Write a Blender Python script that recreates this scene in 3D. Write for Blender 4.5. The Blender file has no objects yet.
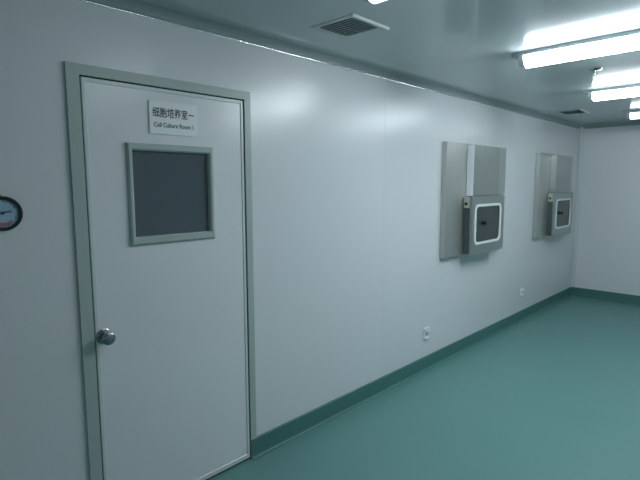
import bpy, bmesh, math
from mathutils import Vector, Matrix
C = bpy.context.scene.collection
PI = math.pi
H = 2.40          # ceiling height
YE = 7.43         # end wall
BH = .116         # baseboard height
XR = 4.3          # right wall (outside the frame)
YB = -1.6         # back wall (behind the camera)

# ---------------------------------------------------------------- materials
def mat(name, col, rough=.5, metal=0., spec=.5, noise=None, bump=None, coat=0.):
    m = bpy.data.materials.new(name); m.use_nodes = True
    nt = m.node_tree; b = nt.nodes['Principled BSDF']
    b.inputs['Base Color'].default_value = (*col, 1)
    b.inputs['Roughness'].default_value = rough
    b.inputs['Metallic'].default_value = metal
    b.inputs['Specular IOR Level'].default_value = spec
    b.inputs['Coat Weight'].default_value = coat
    tc = nt.nodes.new('ShaderNodeTexCoord')
    if noise:
        sc, amt = noise[0], noise[1]
        mp = nt.nodes.new('ShaderNodeMapping'); mp.inputs['Scale'].default_value = noise[2] if len(noise) > 2 else (1, 1, 1)
        n = nt.nodes.new('ShaderNodeTexNoise'); n.inputs['Scale'].default_value = sc; n.inputs['Detail'].default_value = 4
        r = nt.nodes.new('ShaderNodeMapRange')
        r.inputs['To Min'].default_value = 1 - amt; r.inputs['To Max'].default_value = 1 + amt
        mx = nt.nodes.new('ShaderNodeVectorMath'); mx.operation = 'SCALE'
        mx.inputs[0].default_value = col
        nt.links.new(tc.outputs['Object'], mp.inputs['Vector']); nt.links.new(mp.outputs[0], n.inputs['Vector'])
        nt.links.new(n.outputs['Fac'], r.inputs['Value']); nt.links.new(r.outputs[0], mx.inputs['Scale'])
        nt.links.new(mx.outputs[0], b.inputs['Base Color'])
    if bump:
        n = nt.nodes.new('ShaderNodeTexNoise'); n.inputs['Scale'].default_value = bump[0]; n.inputs['Detail'].default_value = 2
        bp = nt.nodes.new('ShaderNodeBump'); bp.inputs['Strength'].default_value = bump[1]; bp.inputs['Distance'].default_value = bump[2]
        nt.links.new(tc.outputs['Object'], n.inputs['Vector']); nt.links.new(n.outputs['Fac'], bp.inputs['Height'])
        nt.links.new(bp.outputs[0], b.inputs['Normal'])
    return m

def emit(name, col, s):
    m = bpy.data.materials.new(name); m.use_nodes = True
    b = m.node_tree.nodes['Principled BSDF']
    b.inputs['Base Color'].default_value = (.8, .8, .8, 1)
    b.inputs['Emission Color'].default_value = (*col, 1); b.inputs['Emission Strength'].default_value = s
    return m

M = dict(
    wall=mat('painted_steel_panel', (.77, .795, .82), .275, spec=.5, noise=(1.2, .02), bump=(2.2, .25, .004)),
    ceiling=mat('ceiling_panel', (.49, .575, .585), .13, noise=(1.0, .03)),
    floor=mat('green_vinyl', (.130, .290, .272), .40, noise=(1.4, .06)),
    base=mat('dark_green_vinyl', (.070, .20, .185), .5, noise=(5, .06)),
    cove=mat('cove_aluminium', (.30, .36, .365), .45),
    lip=mat('cove_lip', (.92, .95, .96), .22, 1.),
    corner=mat('corner_strip', (.64, .70, .72), .35),
    frame=mat('frame_aluminium', (.46, .53, .51), .38, noise=(9, .03, (1, 1, .1))),
    leaf=mat('door_leaf_paint', (.83, .85, .875), .25, noise=(1.5, .02), bump=(2.5, .2, .003)),
    edge=mat('door_edge_trim', (.70, .76, .76), .3),
    seal=mat('dark_rubber', (.012, .02, .022), .6),
    glass=mat('dark_window_glass', (.095, .125, .145), .12, spec=.55, noise=(3, .05)),
    steel=mat('brushed_steel', (.555, .57, .55), .40, .75, noise=(14, .05, (1, 1, .06))),
    steel2=mat('brushed_steel_cover', (.44, .48, .465), .34, .8, noise=(14, .05, (1, 1, .06))),
    chrome=mat('chrome', (.50, .53, .54), .16, 1., noise=(20, .03)),
    knob=mat('brushed_nickel', (.36, .39, .40), .22, 1., noise=(20, .03)),
    bglass=mat('box_window_glass', (.045, .06, .06), .12, spec=.5, noise=(4, .05)),
    gasket=mat('white_gasket', (.80, .86, .84), .45, noise=(12, .03)),
    channel=mat('dark_steel', (.11, .14, .14), .45, .5, noise=(8, .05)),
    strip=mat('edge_reflection', (.86, .91, .95), .3, noise=(12, .03)),  # pale colour stands for the reflection on the nearer box's cover edge
    latch=mat('pale_latch', (.50, .52, .44), .4, noise=(12, .03)),
    plast=mat('white_plastic', (.80, .85, .86), .35, noise=(8, .02)),
    paper=mat('sign_face', (.88, .92, .94), .35, noise=(6, .02)),
    ink=mat('black_ink', (.012, .016, .02), .5, noise=(30, .1)),
    black=mat('black_plastic', (.010, .012, .016), .35, noise=(20, .1)),
    dial=mat('dial_face', (.36, .54, .66), .25, noise=(14, .1)),
    red=mat('dial_red', (.42, .20, .22), .4, noise=(20, .05)),
    blue=mat('dial_blue', (.14, .24, .42), .4, noise=(20, .05)),
    louvre=mat('vent_louvre', (.26, .32, .33), .5, noise=(20, .05)),
    vent_lit=mat('vent_frame', (.70, .78, .77), .35, noise=(8, .02)),  # lamp light on one side of the rim, put into the colour
    void=mat('dark_void', (.05, .065, .068), .8, noise=(8, .1)),
    spine=mat('lamp_housing', (.36, .42, .44), .4, noise=(8, .03)),
    refl=mat('lamp_reflector', (.80, .84, .86), .35, noise=(8, .02)),
    tube=emit('fluorescent_glow', (.85, .945, 1.0), 42.0),
    tubeend=mat('tube_end', (.55, .62, .64), .3, noise=(10, .03)),
)

# ---------------------------------------------------------------- mesh helpers
def bm_(): return bmesh.new()
def box(bm, x0, x1, y0, y1, z0, z1):
    g = bmesh.ops.create_cube(bm, size=1)
    for v in g['verts']:
        v.co = Vector((x0 + (v.co.x + .5) * (x1 - x0), y0 + (v.co.y + .5) * (y1 - y0), z0 + (v.co.z + .5) * (z1 - z0)))
    return g['verts']
def bevel(bm, w, seg=2):
    bmesh.ops.bevel(bm, geom=bm.edges[:], offset=w, segments=seg, affect='EDGES', profile=.5)
def bbox(x0, x1, y0, y1, z0, z1, w=.003, seg=2):
    bm = bm_(); box(bm, x0, x1, y0, y1, z0, z1); bevel(bm, w, seg); return bm
def lathe(bm, prof, o, axis='x', n=32):
    """prof: (distance along the axis, radius); closed with caps"""
    rings = []
    for a, r in prof:
        ring = []
        for k in range(n):
            t = 2 * PI * k / n; c, s = r * math.cos(t), r * math.sin(t)
            p = {'x': (a, c, s), 'y': (s, a, c), 'z': (c, s, a)}[axis]
            ring.append(bm.verts.new(Vector(p) + Vector(o)))
        rings.append(ring)
    for p, q in zip(rings, rings[1:]):
        for k in range(n): bm.faces.new((p[k], p[(k+1) % n], q[(k+1) % n], q[k]))
    bm.faces.new(rings[0][::-1]); bm.faces.new(rings[-1])
def rrect(y0, y1, z0, z1, r, n=8):
    out = []
    for cy, cz, a0 in ((y1-r, z1-r, 0), (y0+r, z1-r, PI/2), (y0+r, z0+r, PI), (y1-r, z0+r, 3*PI/2)):
        for k in range(n + 1):
            a = a0 + PI / 2 * k / n; out.append((cy + r*math.cos(a), cz + r*math.sin(a)))
    return out
def plate(bm, pts, x0, x1):
    a = [bm.verts.new((x0, y, z)) for y, z in pts]; b = [bm.verts.new((x1, y, z)) for y, z in pts]
    n = len(pts)
    for k in range(n): bm.faces.new((a[k], a[(k+1) % n], b[(k+1) % n], b[k]))
    bm.faces.new(a[::-1]); bm.faces.new(b)
def ring(bm, outer, inner, x0, x1, chamfer=0.):
    """a frame between two loops with the same number of points, standing off the plane x = x0"""
    n = len(outer)
    L = []
    cy = sum(p[0] for p in outer)/n; cz = sum(p[1] for p in outer)/n
    def sh(loop, d):
        return [(y + (d if y < cy else -d), z + (d if z < cz else -d)) for y, z in loop]
    seq = [(outer, x0), (outer, x1 - chamfer), (sh(outer, chamfer), x1), (sh(inner, -chamfer), x1), (inner, x1 - chamfer), (inner, x0)]
    for lp, x in seq: L.append([bm.verts.new((x, y, z)) for y, z in lp])
    for i in range(len(L)):
        p, q = L[i], L[(i+1) % len(L)]
        for k in range(n): bm.faces.new((p[k], p[(k+1) % n], q[(k+1) % n], q[k]))
def sweep(bm, prof, f0, f1):
    """prism from a closed 2D profile; f0, f1 map (u, v) to the two end positions"""
    a = [bm.verts.new(f0(*p)) for p in prof]; b = [bm.verts.new(f1(*p)) for p in prof]
    n = len(prof)
    for k in range(n): bm.faces.new((a[k], a[(k+1) % n], b[(k+1) % n], b[k]))
    bm.faces.new(a[::-1]); bm.faces.new(b)
def obj(name, bm, m, parent=None, smooth=False, loc=None):
    bmesh.ops.recalc_face_normals(bm, faces=bm.faces[:])
    me = bpy.data.meshes.new(name); bm.to_mesh(me); bm.free()
    me.materials.append(m)
    if smooth:
        me.shade_smooth()
        try: me.set_sharp_from_angle(angle=math.radians(35))
        except Exception: pass
    o = bpy.data.objects.new(name, me); C.objects.link(o)
    if parent: o.parent = parent
    if loc: o.location = loc
    return o
def thing(name, label, cat, loc, group=None):
    o = bpy.data.objects.new(name, None); C.objects.link(o); o.location = loc
    o.empty_display_size = .05
    o['label'] = label; o['category'] = cat
    if group: o['group'] = group
    return o
def struct(o, label=None, cat=None):
    o['kind'] = 'structure'
    if label: o['label'] = label
    if cat: o['category'] = cat
    return o
def dup(root, loc, label):
    def rec(o, parent):
        c = o.copy(); C.objects.link(c)
        if parent: c.parent = parent
        for ch in list(o.children): rec(ch, c)
        return c
    r = rec(root, None); r.location = loc; r['label'] = label
    return r
def text(name, body, size, parent, loc, m, width=None, bold=0.):
    cu = bpy.data.curves.new(name, 'FONT'); cu.body = body; cu.size = size
    cu.extrude = .0004; cu.offset = bold; cu.resolution_u = 4
    t = bpy.data.objects.new('tmp', cu); C.objects.link(t)
    bpy.context.view_layer.update()
    dg = bpy.context.evaluated_depsgraph_get()
    me = bpy.data.meshes.new_from_object(t.evaluated_get(dg), depsgraph=dg)
    bpy.data.objects.remove(t)
    xs = [v.co.x for v in me.vertices]; ys = [v.co.y for v in me.vertices]
    x0, w = min(xs), max(xs) - min(xs); sx = (width / w) if width else 1
    for v in me.vertices:   # text plane onto the wall plane: right = +y, up = +z, out = +x
        x, y, z = v.co; v.co = (z, (x - x0) * sx, y)
    me.name = name; me.materials.clear(); me.materials.append(m)
    o = bpy.data.objects.new(name, me); C.objects.link(o); o.parent = parent; o.location = loc
    return o

# ---------------------------------------------------------------- the room
bm = bm_(); box(bm, -.1, XR + .1, YB - .1, YE + .1, -.1, 0); struct(obj('floor', bm, M['floor']), 'smooth teal green vinyl floor', 'floor')
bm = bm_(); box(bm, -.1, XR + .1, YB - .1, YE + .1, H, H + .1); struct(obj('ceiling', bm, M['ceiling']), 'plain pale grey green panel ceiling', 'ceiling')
DY0, DY1, DZ = .748, 1.632, 2.068        # door opening
bm = bm_()
box(bm, -.1, 0, YB - .1, DY0, 0, H); box(bm, -.1, 0, DY0, DY1, DZ, H)
prev = DY1
for s in (2.884, 4.09, 5.30, 6.51):
    box(bm, -.1, 0, prev, s - .0008, 0, H); box(bm, -.1, -.0008, s - .0008, s + .0008, 0, H); prev = s + .0008
box(bm, -.1, 0, prev, YE + .1, 0, H)
struct(obj('wall_left', bm, M['wall']), 'long white steel panel wall with the door and the steel boxes', 'wall')
bm = bm_(); box(bm, -.1, XR + .1, YE, YE + .1, 0, H); struct(obj('wall_end', bm, M['wall']), 'white panel wall at the far end', 'wall')
bm = bm_(); box(bm, XR, XR + .1, YB - .1, YE + .1, 0, H); struct(obj('wall_right', bm, M['wall']), 'white panel wall facing the door', 'wall')
bm = bm_(); box(bm, -.1, XR + .1, YB - .1, YB, 0, H); struct(obj('wall_back', bm, M['wall']), 'white panel wall behind the viewer', 'wall')

R = .045
def cove_prof():
    pts = [(0., 0.)]
    pts.append((R, 0.))
    for k in range(1, 8):
        a = PI/2*k/8; pts.append((R - R*math.sin(a)*1.0, R - R*math.cos(a)))
    pts += [(.004, R), (0., R)]
    return pts
cp = cove_prof()
# the wall-to-ceiling cove, with a lip at its lower edge
bm = bm_(); sweep(bm, cp, lambda u, v: (u, YB, H - v), lambda u, v: (u, YE, H - v))
struct(obj('trim_1', bm, M['cove'], smooth=True), 'aluminium cove between the long wall and the ceiling', 'trim')
bm = bm_(); lp_ = [(.0005, .0415)] + [(.0005 + .008*math.sin(PI*k/8), .0475 - .006*math.cos(PI*k/8)) for k in range(1, 8)] + [(.0005, .0535)]
sweep(bm, lp_, lambda u, v: (u, YB, H - v), lambda u, v: (u, YE, H - v))
obj('cove_lip', bm, M['lip'], bpy.data.objects['trim_1'], smooth=True)
bm = bm_(); sweep(bm, cp, lambda u, v: (0, YE - u, H - v), lambda u, v: (XR, YE - u, H - v))
struct(obj('trim_2', bm, M['cove'], smooth=True), 'aluminium cove between the end wall and the ceiling', 'trim')
bm = bm_()
pr = [(0., 0.), (.055, 0.), (.055, .004)] + [(.05 - .046*math.sin(PI/2*k/8), .05 - .046*math.cos(PI/2*k/8)) for k in range(0, 9)] + [(.004, .055), (0., .055)]
sweep(bm, pr, lambda u, v: (u, YE - v, BH + .0003), lambda u, v: (u, YE - v, H))
struct(obj('trim_3', bm, M['corner'], smooth=True), 'vertical rounded strip in the far corner', 'trim')

# coved vinyl baseboards

bp = [(0., 0.), (.034, 0.), (.034, .0015)] + [(.014 + .018*(1-math.sin(a)), .002 + .018*(1-math.cos(a))) for a in [PI/2*k/6 for k in range(7)]] + [(.014, BH - .002), (.012, BH), (0., BH)]
bm = bm_(); sweep(bm, bp, lambda u, v: (u + .0003, 1.6115, v), lambda u, v: (u, YE, v))
struct(obj('baseboard_left', bm, M['base'], smooth=True), 'dark green coved baseboard along the long wall', 'baseboard')
bm = bm_(); sweep(bm, bp, lambda u, v: (u, YB, v), lambda u, v: (u, .722, v))
struct(obj('baseboard_front', bm, M['base'], smooth=True))
bm = bm_(); sweep(bm, bp, lambda u, v: (0, YE - u, v), lambda u, v: (XR, YE - u, v))
struct(obj('baseboard_end', bm, M['base'], smooth=True), 'dark green coved baseboard along the end wall', 'baseboard')
bm = bm_(); sweep(bm, bp, lambda u, v: (XR - u, YB, v), lambda u, v: (XR - u, YE, v))
struct(obj('baseboard_right', bm, M['base'], smooth=True))

# ---------------------------------------------------------------- the door
d = bpy.data.objects.new('door_1', None); C.objects.link(d); d.location = (0, 1.19, 0); d.empty_display_size = .1
struct(d, 'white single door with a small dark window, steel knob and aluminium frame', 'door')
def L(x0, x1, y0, y1, z0, z1, bm, off=1.19): box(bm, x0, x1, y0 - off, y1 - off, z0, z1)
bm = bm_()   # frame: outer trim and jamb
for y0, y1, z0, z1 in ((.718, .770, 0, 2.096), (1.610, 1.650, 0, 2.096), (.770, 1.610, 2.052, 2.096)):
    L(-.1, -.0005, max(y0, .749) if y0 < 1 else y0, min(y1, 1.631) if y1 > 1.5 else y1, z0, min(z1, 2.067), bm)
    L(0.0, .012, y0, y1, z0, z1, bm)
obj('door_frame', bm, M['frame'], d)
bm = bm_()   # dark seal in the gap
L(-.05, .002, .770, .7765, .004, 2.052, bm); L(-.05, .002, 1.6035, 1.610, .004, 2.052, bm); L(-.05, .002, .770, 1.610, 2.0455, 2.052, bm)
L(-.05, -.004, .776, 1.604, 0.0, .012, bm)
obj('door_seal', bm, M['seal'], d)
LY0, LY1, LZ0, LZ1 = .7765, 1.6035, .012, 2.0455
WY0, WY1, WZ0, WZ1 = .978, 1.376, 1.360, 1.755     # glass
bm = bm_()
L(-.04, .004, LY0 + .018, WY0, LZ0 + .02, LZ1 - .018, bm); L(-.04, .004, WY1, LY1 - .018, LZ0 + .02, LZ1 - .018, bm)
L(-.04, .004, WY0, WY1, LZ0 + .02, WZ0, bm); L(-.04, .004, WY0, WY1, WZ1, LZ1 - .018, bm)
leaf = obj('door_leaf', bm, M['leaf'], d)
bm = bm_()   # aluminium edging of the leaf
ring(bm, [(LY0-1.19, LZ0), (LY1-1.19, LZ0), (LY1-1.19, LZ1), (LY0-1.19, LZ1)],
     [(LY0+.018-1.19, LZ0+.028), (LY1-.018-1.19, LZ0+.028), (LY1-.018-1.19, LZ1-.018), (LY0+.018-1.19, LZ1-.018)], -.04, .008, .0025)
obj('edge_trim', bm, M['edge'], leaf)
bm = bm_()   # raised window frame
ring(bm, [(.953-1.19, 1.321), (1.404-1.19, 1.321), (1.404-1.19, 1.788), (.953-1.19, 1.788)],
     [(WY0-1.19, WZ0), (WY1-1.19, WZ0), (WY1-1.19, WZ1), (WY0-1.19, WZ1)], .004, .020, .008)
wf = obj('window_frame', bm, M['frame'], leaf)
bm = bm_(); L(-.010, -.004, WY0, WY1, WZ0, WZ1, bm); obj('window_pane', bm, M['glass'], wf)
bm = bm_()
lathe(bm, [(.004, .034), (.010, .034), (.013, .030), (.014, .016), (.034, .013), (.040, .022), (.048, .028), (.058, .0295), (.067, .027), (.072, .019), (.073, .010), (.071, .009)], (0, .812-1.19, .930), 'x', 36)
k = obj('door_knob', bm, M['knob'], leaf, smooth=True); k['label'] = 'round steel door knob'
bm = bm_(); lathe(bm, [(.0705, .0075), (.0745, .0070), (.0755, .005)], (0, .812-1.19, .930), 'x', 16); box(bm, .0755, .0762, .812-1.19-.0008, .812-1.19+.0008, .926, .934)
obj('keyhole', bm, M['chrome'], k)

# sign on the door
s = thing('door_sign', 'white rectangular sign with black Chinese and English lettering on the door above its window', 'sign', (.004, 1.068, 1.836))
bm = bm_(); plate(bm, rrect(0, .250, 0, .151, .003, 3), .0002, .0062); obj('sign_board', bm, M['paper'], s)
text('lettering', '细胞培养室一', .047, s, (.0064, .016, .082), M['ink'], width=.219, bold=.0005)
text('lettering', 'Cell Culture Room 1', .029, s, (.0064, .021, .033), M['ink'], width=.206, bold=.0004)

# ---------------------------------------------------------------- dial gauge
g = thing('wall_dial_gauge', 'small round blue-faced dial gauge with a black rim on the wall left of the door', 'gauge', (0, .463, 1.492))
bm = bm_(); lathe(bm, [(.0005, .060), (.004, .066), (.018, .066), (.0225, .064), (.0225, .0545), (.014, .0525), (.0139, .001)], (0, 0, 0), 'x', 48)
obj('rim', bm, M['black'], g, smooth=True)
bm = bm_(); lathe(bm, [(.0142, .0525), (.0155, .0523)], (0, 0, 0), 'x', 48); f = obj('dial_face', bm, M['dial'], g)
def arc(bm, r0, r1, a0, a1, x0, x1, n=16):
    A = [a0 + (a1 - a0)*k/n for k in range(n+1)]
    pts = [(r1*math.cos(a), r1*math.sin(a)) for a in A] + [(r0*math.cos(a), r0*math.sin(a)) for a in A[::-1]]
    plate(bm, pts, x0, x1)
bm = bm_()
for q in range(31):
    a = math.radians(-60 + 300*q/30 - 60); w = .0012; l = .009 if q % 5 == 0 else .005
    c, sn = math.cos(a), math.sin(a)
    plate(bm, [(c*(.050) - sn*w, sn*.050 + c*w), (c*(.050-l) - sn*w, sn*(.050-l) + c*w), (c*(.050-l) + sn*w, sn*(.050-l) - c*w), (c*.050 + sn*w, sn*.050 - c*w)], .0156, .0162)
obj('tick_marks', bm, M['ink'], f)
bm = bm_(); arc(bm, .034, .046, math.radians(235), math.radians(315), .0156, .0161); obj('red_band', bm, M['red'], f)
bm = bm_(); plate(bm, [(-.036, -.001), (.028, .003), (.030, .009), (-.036, .010)], .0156, .0161); obj('blue_band', bm, M['blue'], f)
bm = bm_(); plate(bm, [(-.012, -.002), (.030, .011), (.031, .0125), (-.012, .002)], .0165, .0175); lathe(bm, [(.0156, .004), (.019, .0035)], (0, 0, 0), 'x', 16)
obj('pointer', bm, M['black'], g)
bm = bm_(); lathe(bm, [(.002, .007), (.016, .007)], (0, -.010, .070), 'x', 16); obj('hanging_lug', bm, M['black'], g)

# ---------------------------------------------------------------- steel pass boxes
def pass_box(loc, label):
    t = thing('pass_box', label, 'pass box', loc, 'steel pass boxes on the long wall')
    # local origin: cabinet's lower left corner on the wall
    obj('cabinet', bbox(.001, .05, 0, 1.195, 0, 1.005, .004), M['steel'], t)
    bm = bbox(.051, .115, .365, .900, .538, .995, .005); obj('upper_cover', bm, M['steel2'], t)
    bm = bm_(); box(bm, .052, .114, .357, .3645, .538, .993); bevel(bm, .002); e = obj('corner_strip', bm, M['strip'], t); e['label'] = 'side edge of the cover, coloured pale for its bright reflection'
    bm = bbox(.051, .112, .322, .985, .012, .532, .003); obj('chamber', bm, M['steel2'], t)
    # door with a rounded window opening
    y0, y1, z0, z1 = .315, .992, .004, .536
    gy0, gy1, gz0, gz1 = .368, .920, .092, .460
    bm = bm_()
    n = 8
    inn = rrect(gy0, gy1, gz0, gz1, .060, n)
    out = []
    for i, (cy, cz) in enumerate(((y1, z1), (y0, z1), (y0, z0), (y1, z0))):
        out += [(cy, cz)] * 0
        for q in range(n + 1):
            f_ = q / n
            # spread the outer loop's points along the straight sides next to this corner
            if i == 0: p = (y1, z1 - (1 - 2*f_)*.06) if f_ < .5 else (y1 - (2*f_ - 1)*.06, z1)
            if i == 1: p = (y0 + (1 - 2*f_)*.06, z1) if f_ < .5 else (y0, z1 - (2*f_ - 1)*.06)
            if i == 2: p = (y0, z0 + (1 - 2*f_)*.06) if f_ < .5 else (y0 + (2*f_ - 1)*.06, z0)
            if i == 3: p = (y1 - (1 - 2*f_)*.06, z0) if f_ < .5 else (y1, z0 + (2*f_ - 1)*.06)
            out.append(p)
    ring(bm, out, inn, .1155, .138, .0)
    dr = obj('box_door', bm, M['steel2'], t)
    bm = bm_(); ring(bm, rrect(gy0 - .002, gy1 + .002, gz0 - .002, gz1 + .002, .061, n), rrect(gy0 + .028, gy1 - .028, gz0 + .022, gz1 - .022, .040, n), .132, .1425, .003)
    obj('window_gasket', bm, M['gasket'], dr, smooth=True)
    bm = bm_(); plate(bm, rrect(gy0 + .020, gy1 - .020, gz0 + .016, gz1 - .016, .045, n), .122, .128); gl = obj('window_pane', bm, M['bglass'], dr)
    bm = bm_(); lathe(bm, [(.1282, .020), (.133, .021), (.134, .011), (.146, .010), (.150, .018), (.160, .019), (.163, .014)], (0, .553, .285), 'x', 20)
    kn = obj('door_knob', bm, M['black'], dr, smooth=True); kn['label'] = 'small dark round knob'
    bm = bbox(.060, .111, .300, .3212, .432, .530, .003); la = obj('latch_block', bm, M['latch'], t); la['label'] = 'pale yellowish latch block'
    bm = bm_(); lathe(bm, [(-.006, .013), (.0, .013), (.001, .011)], (.086, .300, .470), 'y', 16); obj('keyhole', bm, M['seal'], la)
    bm = bm_(); box(bm, .060, .111, .312, .3215, .012, .430); obj('door_channel', bm, M['channel'], t)
    bm = bbox(.1385, .146, .352, .367, .288, .300, .002); obj('gasket_clip', bm, M['gasket'], dr)
    bm = bm_(); lathe(bm, [(.525, .010), (.548, .010), (.551, .007)], (.128, .990, 0), 'z', 14); obj('hinge_pin', bm, M['gasket'], dr, smooth=True)
    return t
pb = pass_box((0, 3.70, .953), 'nearer of two steel pass boxes, between the door and the other one')
p2 = dup(pb, (0, 5.827, .953), 'farther steel pass box, next to the far corner of the room')
for ch in list(p2.children):       # no reflection painted on this cover edge, plain steel colour instead
    if ch.name.startswith('corner_strip'):
        ch.data = ch.data.copy(); ch.data.materials[0] = M['steel2']; del ch['label']

# ---------------------------------------------------------------- wall sockets
def socket(loc, label):
    t = thing('wall_socket', label, 'socket', loc, 'white sockets low on the long wall')
    bm = bm_(); ring(bm, rrect(0, .086, 0, .100, .008, 4), rrect(.016, .070, .014, .086, .005, 4), .0005, .012, .003); plate(bm, rrect(.002, .084, .002, .098, .006, 4), .0005, .007)
    obj('plate', bm, M['plast'], t)
    obj('rocker', bbox(.0072, .024, .018, .068, .060, .084, .003), M['plast'], t)
    bm = bm_()
    for yy, zz in ((.032, .042), (.054, .042), (.043, .026)):
        box(bm, .0071, .0076, yy - .0015, yy + .0015, zz - .006, zz + .006)
    obj('socket_slots', bm, M['channel'], t)
    obj('lower_lip', bbox(.0072, .022, .020, .066, .003, .0135, .002), M['plast'], t)
    return t
so = socket((0, 3.472, .272), 'white wall socket low on the wall, below and just left of the nearer pass box')
dup(so, (0, 5.563, .292), 'white wall socket low on the wall, below and just left of the farther pass box')

# ---------------------------------------------------------------- ceiling lamps
def lamp(loc, label):
    t = thing('ceiling_lamp', label, 'lamp', loc, 'covered ceiling lamps in a row')
    # local origin: ceiling point above the wall-side end of the housing
    obj('housing', bbox(0, 1.32, -.060, .060, -.026, -.0005, .004), M['spine'], t)
    def dome(x0, x1, s0, s1, m, name, par):
        bm = bm_(); n = 16; rr = []
        for x, s_ in ((x0, s0), (x1, s1)):
            rr.append([bm.verts.new((x, .058*s_*math.cos(PI*k/n), -.0265 - .064*s_*math.sin(PI*k/n))) for k in range(n+1)])
        for k in range(n): bm.faces.new((rr[0][k], rr[0][k+1], rr[1][k+1], rr[1][k]))
        bm.faces.new((rr[0][0], rr[0][n], rr[1][n], rr[1][0])); bm.faces.new(rr[0]); bm.faces.new(rr[1][::-1])
        return obj(name, bm, m, par, smooth=True)
    cv = dome(.075, 1.245, 1, 1, M['tube'], 'lamp_cover', t)
    dome(.040, .0748, .86, .99, M['tubeend'], 'end_cap', cv); dome(1.2452, 1.280, .99, .86, M['tubeend'], 'end_cap', cv)
    for x in (.012, 1.296):
        bm = bm_(); lathe(bm, [(-.032, .006), (-.0262, .008)], (x + .004, 0, 0), 'z', 12); obj('fixing_screw', bm, M['chrome'], t)
    return t
lx = .853
lp = lamp((lx, 3.08, H), 'bright covered tube lamp on the ceiling, largest in view, nearer than the sprinkler')
l2 = dup(lp, (lx - .05, 4.70, H), 'bright covered tube lamp on the ceiling just beyond the sprinkler, second largest')
l3 = dup(lp, (lx - .10, 6.32, H), 'bright covered tube lamp on the ceiling nearest the end wall, smallest in view')
l0 = dup(lp, (lx - .02, 1.57, H), 'bright covered tube lamp on the ceiling cut off at the top edge of the view')

# each lamp's brightness is tuned to shape the light along the wall
for root, st in ((l2, 27.), (l3, 4.), (l0, 8.)):
    for ch in root.children:
        if ch.name.startswith('lamp_cover'):
            ch.data = ch.data.copy(); ch.data.materials[0] = emit('fluorescent_glow', (.85, .945, 1.0), st)

# ---------------------------------------------------------------- ceiling vents
def vent(loc, label):
    t = thing('ceiling_vent', label, 'vent', loc, 'square ceiling vents')
    bm = bm_()
    o, i = .140, .106
    seq = [(o, -.0005), (o, -.0015), (o - .010, -.004), (i + .004, -.004), (i, -.003), (i, -.0005)]
    LL = [[bm.verts.new((a*r, b*r, z)) for a, b in ((-1, -1), (1, -1), (1, 1), (-1, 1))] for r, z in seq]
    for q in range(6):
        p, r_ = LL[q], LL[(q+1) % 6]
        for kk in range(4): bm.faces.new((p[kk], p[(kk+1) % 4], r_[(kk+1) % 4], r_[kk]))
    obj('vent_frame', bm, M['ceiling'], t)
    bm = bbox(.141, .150, -.145, .145, -.014, -.0005, .002); e = obj('lit_edge', bm, M['vent_lit'], t); e['label'] = 'raised edge coloured bright for its lamp-lit face'
    bm = bm_(); box(bm, -.1055, .1055, -.1055, .1055, -.0022, -.0006); obj('backing', bm, M['void'], t)
    bm = bm_()
    for q in range(8):
        y = -.091 + .026*q
        vs = box(bm, -.105, .105, y - .0095, y + .0095, -.0050, -.0040)
        bmesh.ops.rotate(bm, verts=vs, cent=(0, y, -.0045), matrix=Matrix.Rotation(math.radians(8), 3, 'X'))
    box(bm, -.0015, .0015, -.099, .099, -.008, -.006)
    obj('louvres', bm, M['louvre'], t)
    return t
ve = vent((.462, 1.945, H), 'dark louvred ceiling vent nearer the viewer, above the wall right of the door')
v2 = dup(ve, (.34, 5.93, H), 'small louvred ceiling vent near the far corner, past the lamps')
v2.scale = (.95, 1.3, 1.)

# ---------------------------------------------------------------- sprinkler
sp = thing('ceiling_sprinkler', 'small metal sprinkler head hanging from the ceiling between the first two lamps', 'sprinkler', (1.11, 3.84, H))
bm = bm_(); lathe(bm, [(-.0005, .040), (-.006, .038), (-.012, .022)], (0, 0, 0), 'z', 24); obj('cover_ring', bm, M['chrome'], sp, smooth=True)
bm = bm_(); lathe(bm, [(-.0125, .012), (-.036, .012), (-.038, .016), (-.044, .016)], (0, 0, 0), 'z', 16)
for a in (1, -1):
    vs = box(bm, a*.012 - .002, a*.012 + .002, -.003, .003, -.074, -.044)
    bmesh.ops.rotate(bm, verts=vs, cent=(a*.012, 0, -.044), matrix=Matrix.Rotation(a*.25, 3, 'Y'))
obj('sprinkler_body', bm, M['chrome'], sp, smooth=True)
bm = bm_(); lathe(bm, [(-.0745, .004), (-.0755, .018), (-.0775, .018), (-.0785, .004)], (0, 0, 0), 'z', 20); obj('deflector', bm, M['chrome'], sp, smooth=True)

# ---------------------------------------------------------------- camera
yaw, pitch, roll = .7709, .1160, -.0023
F = Vector((-math.sin(yaw)*math.cos(pitch), math.cos(yaw)*math.cos(pitch), -math.sin(pitch)))
Rr = F.cross(Vector((0, 0, 1))).normalized(); U = Rr.cross(F)
R2 = Rr*math.cos(roll) + U*math.sin(roll); U2 = -Rr*math.sin(roll) + U*math.cos(roll)
cam = bpy.data.cameras.new('camera'); co = bpy.data.objects.new('camera', cam); C.objects.link(co)
cam.sensor_width = 36; cam.lens = 478.33*36/640; cam.clip_start = .02
m3 = Matrix((R2, U2, -F)).transposed()
co.matrix_world = Matrix.Translation((2.14, 0, 1.6)) @ m3.to_4x4()
bpy.context.scene.camera = co

w = bpy.data.worlds.new('world'); bpy.context.scene.world = w; w.use_nodes = True
w.node_tree.nodes['Background'].inputs[0].default_value = (.02, .025, .03, 1)
vs = bpy.context.scene.view_settings
vs.view_transform = 'Standard'; vs.look = 'None'; vs.gamma = 1; vs.exposure = 0.27; vs.use_curve_mapping = False
